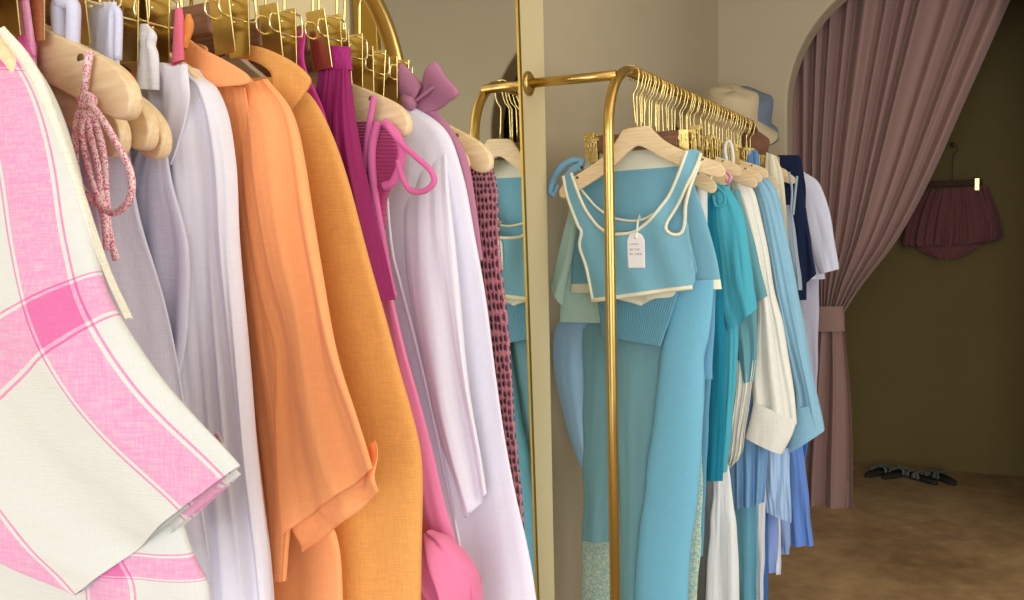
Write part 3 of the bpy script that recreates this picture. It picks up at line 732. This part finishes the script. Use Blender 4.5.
b25, _ = G('blue_slip_skirt', 'mid blue slip skirt ending beside the bright blue trousers', 'skirt', (.42, .66, .80), 2.50, [(716, 290), (714, 340), (713, 379)], [(640, 290), (640, 340), (640, 379)], t=.014, seed=109)
b25b, _ = G('blue_dress', 'slate blue dress whose straight hem falls right of the blue trousers', 'dress', (.38, .62, .74), 2.545, [(712, 300), (710, 400), (706, 480), (703, 556)], [(640, 300), (640, 400), (640, 480), (640, 553)], t=.014, seed=110)
# --- left side
mi, mm = G('mint_tee', 'mint green tee with a cream hem at the far left of the right rack', 'tee', (.78, .91, .85), 2.475, [(690, 180), (700, 230), (705, 280), (705, 325)], [(577, 196), (566, 225), (560, 270), (559, 322)], t=.014, seed=111, fold=(4, .003, .006))
cloth('sleeve', mm, 2.455, [(580, 205), (577, 240), (568, 275), (563, 306)], [(572, 200), (563, 235), (556, 262), (550, 286)], parent=mi, t=.012, fold=(2, .002, .006), seed=112, rows=40)
pf, _ = G('light_blue_blouse', 'light blue blouse with a puffed sleeve low beside the pier', 'blouse', (.62, .78, .90), 2.50, [(640, 300), (640, 340), (640, 390), (636, 430), (630, 468)], [(566, 310), (554, 335), (555, 375), (566, 425), (580, 466)], t=.02, seed=113, fold=(5, .004, .008))
ks = cord('knotted_strap', fabric('powder_blue', (.55, .74, .86)), [(584, 162), (575, 160), (564, 165), (555, 176), (550, 190), (553, 194), (558, 184)], 2.40, [.008, .010, .011, .010, .008, .005], n=50, seg=12)
tag(ks, 'knotted powder blue strap at the left tip of the front hanger', 'strap')
cord('loop', ks.data.materials[0], [(580, 168), (572, 172), (565, 180), (571, 170), (582, 163)], 2.388, .007, ks, n=40, seg=12)

# --- turquoise shirt
tq, tm = G('turquoise_shirt', 'bright turquoise shirt with a wide drooping sleeve', 'shirt', (.30, .68, .76), 2.66, [(722, 180), (734, 205), (738, 260), (738, 330), (736, 380), (731, 430), (727, 472)], [(690, 190), (692, 220), (700, 300), (712, 350), (714, 400), (716, 440), (717, 472)], t=.018, seed=121, fold=(4, .003, .010))
cloth('sleeve', tm, 2.63, [(728, 186), (740, 206), (748, 236), (753, 272), (758, 309)], [(711, 196), (713, 226), (716, 262), (720, 302), (728, 331)], parent=tq, t=.02, fold=(3, .004, .012), seed=122, tt=[.6, 1, 1.1, .8])
dt, _ = G('deep_teal_dress', 'deep teal dress sliver between sky blue and turquoise clothes', 'dress', (.10, .50, .60), 2.62, [(722, 200), (724, 300), (726, 400), (723, 480)], [(690, 200), (690, 300), (690, 400), (690, 480)], t=.012, seed=123)
cord('neck_tie', tm, [(713, 168), (716, 185), (724, 194), (724, 204), (716, 206), (713, 195)], 2.60, .004, tq, n=40)
# --- steel teal shirt
st_, sm_ = G('steel_teal_shirt', 'dusty teal shirt with a notched sleeve behind the turquoise one', 'shirt', (.40, .62, .66), 2.80, [(740, 190), (748, 250), (756, 310), (757, 340), (755, 380)], [(710, 190), (712, 250), (722, 320), (730, 350), (738, 384)], t=.018, seed=125, fold=(4, .004, .012))
cloth('sleeve', sm_, 2.775, [(738, 190), (748, 222), (758, 258), (767, 296)], [(722, 200), (730, 240), (740, 280), (751, 305)], parent=st_, t=.012, fold=(2, .003, .006), seed=126, rows=40)
# --- cream ruffle + white trousers etc
rf, _ = G('cream_ruffled_blouse', 'cream blouse with a ragged ruffled side under the teal shirt', 'blouse', (.90, .89, .84), 2.795, [(756, 360), (752, 390), (747, 420), (744, 446), (740, 458)], [(730, 360), (732, 390), (728, 430), (725, 460), (722, 476)], t=.016, seed=127, fold=(9, .006, .014), sharp=.4)
wp, _ = G('white_trousers', 'white trousers hanging lowest under the turquoise shirt', 'trousers', (.90, .92, .92), 2.70, [(726, 455), (733, 500), (737, 550), (739, 680)], [(714, 455), (711, 510), (707, 570), (703, 680)], t=.012, seed=128)
gy, _ = G('shade_grey_trousers', 'trousers with shade painted in as grey between blue and white trousers', 'trousers', (.52, .54, .54), 2.76, [(724, 470), (724, 540), (724, 680)], [(698, 470), (698, 540), (698, 680)], t=.01, seed=129)  # shadow between the hanging clothes painted in as the grey
tp, _ = G('teal_trousers', 'dusty teal trousers right of the white trousers', 'trousers', (.40, .64, .73), 2.97, [(757, 440), (758, 530), (757, 600), (757, 680)], [(730, 440), (733, 530), (737, 600), (738, 680)], t=.014, seed=130)
# --- linen shirt with cuff
m_ln = fabric('white_linen', (.93, .93, .89), slub=.05, wr=.6)
ln = cloth('linen_shirt', m_ln, 2.93, [(740, 172), (751, 190), (762, 225), (768, 300), (770, 400)], [(700, 180), (705, 210), (715, 260), (720, 320), (730, 400)], t=.014, fold=(4, .003, .01), seed=131)
tag(ln, 'cream white linen shirt with long sleeve and broad buttoned cuff', 'shirt')
cloth('sleeve', m_ln, 2.89, [(742, 176), (754, 194), (764, 232), (774, 285), (783, 325), (791, 370), (797, 424)], [(727, 180), (738, 215), (750, 260), (757, 310), (754, 350), (753, 385), (754, 404)], parent=ln, t=.026, fold=(4, .004, .012), seed=132, tt=[.5, .9, 1.1, 1.1, .8])
cloth('cuff', m_ln, 2.885, [(797, 420), (791, 437), (782, 454)], [(754, 400), (750, 418), (745, 437)], parent=ln, t=.024, fold=(2, .003, .004), seed=133, rows=14, tt=[.9, 1])
# --- light blue shirt
m_lb = fabric('chambray', (.56, .75, .85), slub=.05, wr=.5)
lb = cloth('chambray_shirt', m_lb, 3.10, [(764, 172), (776, 190), (786, 232), (795, 290), (800, 350)], [(740, 180), (745, 210), (752, 260), (760, 320), (768, 380)], t=.018, fold=(4, .003, .01), seed=135)
tag(lb, 'pale blue long sleeved shirt right of the cream linen shirt', 'shirt')
cloth('sleeve', m_lb, 3.06, [(765, 178), (778, 198), (788, 240), (797, 288), (807, 340), (816, 390), (824, 430)], [(750, 182), (757, 215), (765, 255), (775, 305), (784, 350), (794, 390), (794, 420)], parent=lb, t=.026, fold=(4, .004, .014), seed=136, tt=[.5, .9, 1.1, 1.1, .8])
cloth('cuff', m_lb, 3.055, [(819, 404), (824, 431)], [(793, 408), (788, 454)], parent=lb, t=.02, fold=(2, .002, .004), seed=137, rows=14, tt=[.9, 1])
# --- the low layers
G('slate_blue_skirt', 'mid blue skirt with a scalloped hem below the linen cuff', 'skirt', (.46, .64, .80), 2.925, [(768, 385), (767, 450), (765, 502)], [(726, 385), (730, 450), (732, 508)], t=.018, seed=141, fold=(7, .006, .016))
G('ice_blue_skirt', 'pale ice blue crumpled skirt with folded over hem', 'skirt', (.66, .78, .92), 3.05, [(790, 448), (790, 480), (791, 500), (791, 522)], [(764, 448), (765, 470), (765, 490), (767, 512)], t=.018, seed=142, fold=(5, .005, .014))
G('cornflower_skirt', 'cornflower blue skirt nearest the curtain with flared hem', 'skirt', (.42, .58, .88), 3.42, [(802, 440), (806, 470), (810, 510), (813, 545)], [(780, 440), (782, 480), (783, 520), (784, 545)], t=.02, seed=143, fold=(4, .005, .012))
G('royal_blue_blouse', 'small royal blue hem peeking between the pale cuff and curtain', 'top', (.26, .46, .74), 3.5, [(806, 420), (808, 440), (805, 462)], [(790, 420), (792, 440), (795, 462)], t=.01, seed=144)
G('ivory_slip', 'ivory narrow slip right of the dusty teal trousers', 'slip', (.84, .85, .86), 3.01, [(766, 440), (766, 540), (763, 602)], [(752, 440), (754, 540), (757, 604)], t=.012, seed=145)
G('periwinkle_skirt', 'periwinkle skirt under the ice blue folds', 'skirt', (.52, .62, .84), 3.1, [(778, 460), (778, 540), (776, 572)], [(758, 460), (760, 540), (763, 570)], t=.014, seed=146)
G('white_slip', 'thin white slip hanging lowest right of the periwinkle skirt', 'slip', (.88, .89, .94), 3.14, [(779, 470), (781, 545), (781, 574)], [(771, 470), (773, 545), (775, 572)], t=.01, seed=147)
G('pale_blue_dress', 'pale blue dress hem left of the cornflower skirt', 'dress', (.56, .68, .88), 3.3, [(789, 470), (790, 535), (789, 554)], [(776, 470), (778, 535), (780, 554)], t=.012, seed=148)
G('denim_trousers', 'deep denim blue trousers lowest right of the ivory slip', 'trousers', (.22, .42, .68), 3.06, [(768, 500), (768, 600), (768, 680)], [(756, 500), (757, 600), (757, 680)], t=.012, seed=149)
# --- straps, camisoles and the far end
m_wh = fabric('warm_white_cotton', (.90, .89, .84))
ctr, _ = G('cream_trousers', 'cream trousers clipped near the far end of the right rack', 'trousers', (.86, .84, .74), 3.225, [(776, 156), (783, 180), (787, 215), (789, 250)], [(766, 152), (764, 180), (764, 215), (764, 250)], t=.01, seed=151)
gcm, _ = G('grey_camisole', 'grey blue strappy camisole left of the navy top', 'camisole', (.62, .68, .74), 3.3, [(791, 205), (796, 240), (800, 270), (801, 290)], [(780, 205), (780, 240), (782, 270), (784, 290)], t=.01, seed=152)
cord('strap', gcm.data.materials[0], [(789, 172), (792, 190), (791, 210)], 3.28, .004, gcm)
cord('strap', gcm.data.materials[0], [(797, 176), (795, 196), (793, 215)], 3.28, .004, gcm)
nv = fabric('navy_cotton', (.07, .12, .24), slub=.02)
nt, _ = G('navy_trousers', 'navy trousers held by the last gold clips', 'trousers', None, 3.578, [(799, 155), (803, 170), (806, 200), (806, 300)], [(778, 155), (778, 175), (780, 220), (786, 300)], t=.012, seed=153, mat=nv, tt=[.15, .7, 1])
ntp, _ = G('navy_vest', 'navy sleeveless top with straight hem beside the far white tee', 'top', None, 3.45, [(802, 188), (807, 215), (812, 245), (816, 274)], [(782, 188), (788, 220), (796, 260), (799, 289)], t=.016, seed=154, mat=nv)
wt, wtm = G('white_tee', 'white tee with wide sleeve at the far end by the curtain', 'tee', (.84, .85, .92), 3.77, [(800, 170), (808, 176), (816, 200), (822, 240), (825, 279)], [(770, 180), (775, 200), (785, 240), (795, 279)], t=.018, seed=155)
cloth('sleeve', wtm, 3.75, [(808, 174), (820, 184), (829, 210), (835, 240), (839, 269)], [(798, 180), (803, 205), (809, 235), (815, 262), (820, 274)], parent=wt, t=.018, fold=(2, .003, .010), seed=156, rows=40)
wd2, _ = G('lilac_dress', 'lilac grey dress hanging below the far white tee', 'dress', (.74, .74, .82), 3.82, [(818, 260), (819, 300), (818, 350), (817, 391)], [(780, 260), (790, 300), (795, 350), (806, 391)], t=.012, seed=157)
ss, _ = G('white_camisole', 'white strappy camisole among the gold clips', 'camisole', (.90, .90, .86), 2.69, [(722, 165), (724, 190), (724, 220)], [(700, 168), (700, 190), (700, 220)], t=.01, seed=158)
cord('strap', m_wh, [(729, 170), (725, 150), (728, 141), (732, 148), (733, 165), (730, 180)], 2.665, .005, ss, n=40)
cord('strap', m_wh, [(709, 190), (712, 172), (716, 162)], 2.52, .004, ss, n=20)
wv, _ = G('white_waist', 'white gathered waist clipped just right of the front hanger', 'skirt', (.90, .91, .90), 2.60, [(700, 138), (706, 152), (708, 170), (708, 240)], [(672, 150), (672, 160), (672, 190), (672, 240)], t=.012, seed=159)
bs, _ = G('blue_gathered_skirt', 'dusty blue gathered waist held by a mid rack clip', 'skirt', (.45, .62, .70), 2.75, [(722, 146), (726, 160), (730, 190), (732, 260)], [(700, 150), (700, 165), (700, 190), (700, 260)], t=.012, seed=160, fold=(6, .003, .008))
bs2, _ = G('denim_blue_skirt', 'denim blue waistband held by a clip above the pale blue shirt', 'skirt', (.36, .52, .72), 3.08, [(757, 150), (760, 165), (766, 190), (768, 260)], [(742, 152), (742, 165), (742, 190), (742, 260)], t=.012, seed=161, fold=(6, .003, .008))
pth = cord('pink_thread', fabric('pink_thread_cloth', (.90, .55, .68)), [(727, 172), (730, 176), (729, 182), (726, 180)], 2.53, .004, n=16)
tag(pth, 'small pink thread loop on a wooden hanger tip', 'thread')

# --- hats on the far end of the rack
def hat(name, c, rx, rz, mat, mat_in, tilt, label, brim=.075):
    V, Fc = [], []; seg = 48
    prof = [(0, .098), (.05, .098), (.078, .094), (.086, .085), (.092, .05), (.096, 0.008), (.100, .0), (.125, -.018), (.100+brim, -.042), (.101+brim, -.046), (.125, -.024), (.098, -.006)]
    inner = [(.098, -.006), (.092, .0), (.088, .05), (.080, .082), (0, .088)]
    def rev(pr):
        V = []; Fc = []
        for r, z in pr:
            for j in range(seg):
                a = 2*pi*j/seg; w = 1+.02*sin(3*a)
                V.append(Vector((r*cos(a)*w, r*sin(a)*w, z + (.006*sin(2*a+1) if r > .1 else .003*sin(4*a)))))
        for i in range(len(pr)-1):
            for j in range(seg):
                Fc.append([i*seg+j, i*seg+(j+1) % seg, (i+1)*seg+(j+1) % seg, (i+1)*seg+j])
        return V, Fc
    Rm = Matrix.Rotation(tilt[0], 3, 'Y') @ Matrix.Rotation(tilt[1], 3, 'X')
    k = rx
    v, f = rev(prof); o = obj(name, [Rm @ (p*k) + c for p in v], f, mat)
    v, f = rev(inner); obj('lining', [Rm @ (p*k) + c for p in v], f, mat_in, o)
    v, f = rev([(.0925, .016), (.0985, .012), (.0975, .004)]); obj('hat_band', [Rm @ (p*k) + c for p in v], f, mat, o)
    return tag(o, label, 'hat')
hat('bucket_hat', P3(728, 118, 3.93), 1.18, 1, fabric('beige_canvas', (.80, .74, .60)), fabric('slate_lining', (.38, .44, .54)), (.30, .35), 'beige bucket hat with blue grey lining over the far rack end')
hat('slate_hat', P3(742, 120, 4.06), 1.2, 1, fabric('slate_canvas', (.42, .48, .56)), fabric('slate_lining_dark', (.3, .33, .4)), (.34, .35), 'slate blue hat stacked behind the beige bucket hat', brim=.035)
hat('brown_cap', P3(752, 150, 3.86), .62, 1, fabric('brown_felt', (.52, .36, .28)), fabric('brown_lining', (.3, .2, .15)), (.5, .5), 'small brown hat tucked under the beige bucket hat', brim=.03)

# ================================================================== curtain and far room
m_cu = fabric('dusty_mauve_curtain', (.61, .49, .465), slub=.02, wr=.1, weave=.1, sheen=.15)
Lc = [(772, -110), (775, -60), (779, 0), (783, 90), (787, 170), (796, 235), (808, 285), (815, 314)]
Rc = [(1064, -110), (1036, -60), (1010, 0), (968, 94), (932, 175), (898, 238), (862, 285), (843, 314)]
def pleats(Lp, Rp, Y, n, a0, a1, seed, rows=80, cols=520, drift=0., thick=.004):
    A = cr([Vector((*U(p[0], p[1], Y), 0)) for p in Lp], rows); B = cr([Vector((*U(p[0], p[1], Y), 0)) for p in Rp], rows)
    rr = random.Random(seed); ph = [rr.uniform(0, 6.28) for _ in range(6)]
    V, uv, Fc = [], [], []
    for side in (0, 1):
        for i in range(rows):
            s = i/(rows-1)
            amp = a0+(a1-a0)*s**.8
            for j in range(cols):
                v = j/(cols-1)
                q = (v*1.3-.3*v*v if n > 5 else v) + .012*sin(2*pi*v*3.1+ph[0]) + .006*sin(2*pi*v*7.3+ph[1]+s*1.5)
                x = 2*pi*n*q
                w = (sin(x)+.12*sin(2*x+ph[2])+.4*sin(x*.37+ph[3])+.25*sin(x*1.61+ph[4]+s*2))
                p = A[i].lerp(B[i], v)
                dx = .25*amp*sin(2*x)*0
                V.append((p.x+dx, Y+amp*w+side*thick, p.y)); uv.append((v, s))
    N_ = rows*cols
    for side in (0, 1):
        for i in range(rows-1):
            for j in range(cols-1):
                a = side*N_+i*cols+j; f = [a, a+cols, a+cols+1, a+1]
                Fc.append(f if side == 0 else f[::-1])
    for i in range(rows-1):
        for j, d in ((0, 1), (cols-1, -1)):
            a = i*cols+j; f = [a, a+N_, a+cols+N_, a+cols]; Fc.append(f if d > 0 else f[::-1])
    for i, d in ((0, 1), (rows-1, -1)):
        for j in range(cols-1):
            a = i*cols+j; f = [a, a+1, a+1+N_, a+N_]; Fc.append(f if d > 0 else f[::-1])
    return V, Fc, uv
v, f, uv = pleats(Lc, Rc, 4.93, 12, .040, .013, 3)
cu = obj('curtain', v, f, m_cu, None, uv)
tag(cu, 'dusty mauve pleated curtain tied back in the arched doorway', 'curtain')
v, f, uv = pleats([(815, 312), (812, 340), (805, 400), (798, 470), (796, 536)], [(843, 312), (846, 345), (851, 400), (853, 460), (853, 506)], 4.93, 2.6, .014, .03, 4, cols=220)
obj('lower_drape', v, f, m_cu, cu, uv)
v, f, uv = pleats([(800, 480), (799, 520), (799, 546)], [(850, 480), (850, 505), (842, 522)], 4.965, 6, .018, .024, 9, cols=220, rows=30)
obj('lower_drape', v, f, m_cu, cu, uv)
cloth('tieback', m_cu, 4.93, [(844, 306), (844.5, 318), (845, 331)], [(813, 306), (813, 318), (813, 331)], parent=cu, t=.035, fold=(2, .002, .002), seed=5, rows=14, tt=[1, 1.05, 1])
obj('curtain_rod', *tube([(-1.6, 5.0, 2.78), (-.2, 5.0, 2.78), (1.2, 5.0, 2.78)], .014, 12), gold, cu)

# hanging ruffled shorts on the far wall
hY = 5.82
m_sh = fabric('maroon_cotton', (.46, .29, .29), slub=.03)
sh = cloth('gathered_skirt', m_sh, hY, [(988, 186), (996, 205), (1002, 226), (1002, 238), (985, 244)], [(922, 190), (912, 210), (904, 235), (903, 246), (915, 248)], t=.028, fold=(22, .010, .020), seed=201, tt=[.5, 1, 1.2, .9], sharp=.5, cols=260)
tag(sh, 'short gathered maroon skirt hanging on the dark far wall', 'skirt')
cloth('under_ruffle', m_sh, hY, [(985, 238), (975, 250), (960, 258)], [(908, 240), (922, 252), (935, 259)], parent=sh, t=.018, fold=(9, .005, .012), seed=202, rows=20)
hh = empty('wall_hanger', (U(950, 182, hY)[0], hY, U(950, 182, hY)[1])); WLh = WL[hh.name]
tag(hh, 'dark wooden clip hanger with a pale gold clip holding the maroon skirt', 'hanger')
a = U(930, 184, hY); b = U(983, 183, hY)
dw = wood('dark_wood', (.24, .15, .11), (.32, .21, .15), rough=.85)
obj('bar', *box(a[0]-.05, b[0], hY-.008, hY+.008, a[1]-.014, a[1]+.014, .003), dw, hh, smooth=False)
c = U(977, 184.5, hY)
obj('clip', *box(c[0]-.011, c[0]+.011, hY-.034, hY-.030, c[1]-.032, c[1]+.032, .001), goldc, hh, smooth=False)
c2 = U(922, 185, hY)
obj('clip', *box(c2[0]-.011, c2[0]+.011, hY-.034, hY-.030, c2[1]-.032, c2[1]+.032, .001), goldc, hh, smooth=False)
xm = (a[0]+b[0])/2 - .02
obj('hook', *tube(cr([Vector(p) for p in [(xm, hY, a[1]+.014), (xm, hY, a[1]+.13), (xm+.004, hY, a[1]+.155), (xm+.022, hY, a[1]+.175), (xm+.018, hY, a[1]+.205), (xm, hY, a[1]+.215), (xm-.016, hY, a[1]+.20)]], 40), .0022, 8), dw, hh)
pg = obj('wall_peg', *tube([(xm, 5.9, a[1]+.205), (xm, 5.83, a[1]+.205), (xm, 5.79, a[1]+.212)], [.006, .006, .009], 12), dw)
tag(pg, 'dark peg on the far wall above the maroon skirt', 'peg')

# sandals by the far wall
m_sa = fabric('grey_green_leather', (.40, .43, .40), rough=.6); m_so = paint('dark_sole', (.16, .14, .11), .03)
def sandal(px, py, ang, label, grp):
    r = ray(px, py); k = -CAMZ/r.z; x, y = r.x*k, r.y*k
    t = tag(empty('sandal', (x, y, 0)), label, 'sandal', grp)
    Rz = Matrix.Rotation(ang, 3, 'Z')
    def W(v): return [Rz @ Vector(p) + Vector((x, y, 0)) for p in v]
    n = 28; ol = []
    for i in range(n):
        a = 2*pi*i/n; w = .040+.008*sin(a)-.004*cos(2*a)
        ol.append((w*cos(a), .125*sin(a)))
    V = [(p[0], p[1], z) for z in (.002, .012, .020) for p in [(q[0]*(1 if z < .015 else .95), q[1]*(1 if z < .015 else .98)) for q in ol]]
    Fc = [[k_*n+i, k_*n+(i+1) % n, (k_+1)*n+(i+1) % n, (k_+1)*n+i] for k_ in (0, 1) for i in range(n)] + [list(range(n))[::-1], [2*n+i for i in range(n)]]
    obj('sole', W(V), Fc, m_so, t)
    for yy, hgt in ((.060, .040), (.010, .046)):
        st = cr([Vector(p) for p in [(-.043, yy, .012), (-.036, yy+.004, hgt*.8), (0, yy+.008, hgt), (.036, yy+.004, hgt*.8), (.043, yy, .012)]], 24)
        v, f = tube(st, .003, 8, rx=.015); obj('strap', W(v), f, m_sa, t)
    v, f = tube(cr([Vector(p) for p in [(-.038, -.02, .014), (-.012, .02, .044), (.02, .05, .040), (.040, .075, .014)]], 20), .003, 8, rx=.010); obj('cross_strap', W(v), f, m_sa, t)
sandal(878, 474, -.45, 'left sandal of the pair nearer the curtain', 'grey sandals nearer the curtain')
sandal(896, 476, -.5, 'right sandal of the pair nearer the curtain', 'grey sandals nearer the curtain')
sandal(921, 480, .75, 'left sandal of the pair under the maroon skirt', 'grey sandals under the maroon skirt')
sandal(942, 480, .6, 'right sandal of the pair under the maroon skirt', 'grey sandals under the maroon skirt')

# ================================================================== light
def area(name, loc, target, sx, sy_, power, col):
    l = bpy.data.lights.new(name, 'AREA'); l.shape = 'RECTANGLE'; l.size = sx; l.size_y = sy_; l.energy = power; l.color = col
    o = bpy.data.objects.new(name, l); COL.objects.link(o); o.location = loc
    o.rotation_euler = (Vector(target)-Vector(loc)).to_track_quat('-Z', 'Y').to_euler(); return o
area('doorway_daylight', (.9, -3.2, 1.5), (-.2, 2.5, 1.2), 3.2, 2.6, 105, (1.0, .98, .98))
area('side_fill', (3.0, 1.5, 1.75), (-.8, 1.9, 1.2), 2.4, 1.8, 42, (1.0, .97, .92))  # fill added from the right to brighten niche and pier
area('ceiling_fill', (.9, 1.6, 2.85), (.9, 1.6, 0), 1.6, 2.4, 16, (1.0, .86, .62))  # unseen warm fill from above, without any fixture
w = bpy.data.worlds.new('sky'); S.world = w; w.use_nodes = True
w.node_tree.nodes['Background'].inputs[0].default_value = (.75, .85, 1.0, 1); w.node_tree.nodes['Background'].inputs[1].default_value = 1.2
S.view_settings.view_transform = 'Standard'; S.view_settings.look = 'None'; S.view_settings.gamma = 1
S.view_settings.use_curve_mapping = False; S.view_settings.exposure = 0.3
S.cycles.max_bounces = 8; S.cycles.transparent_max_bounces = 12
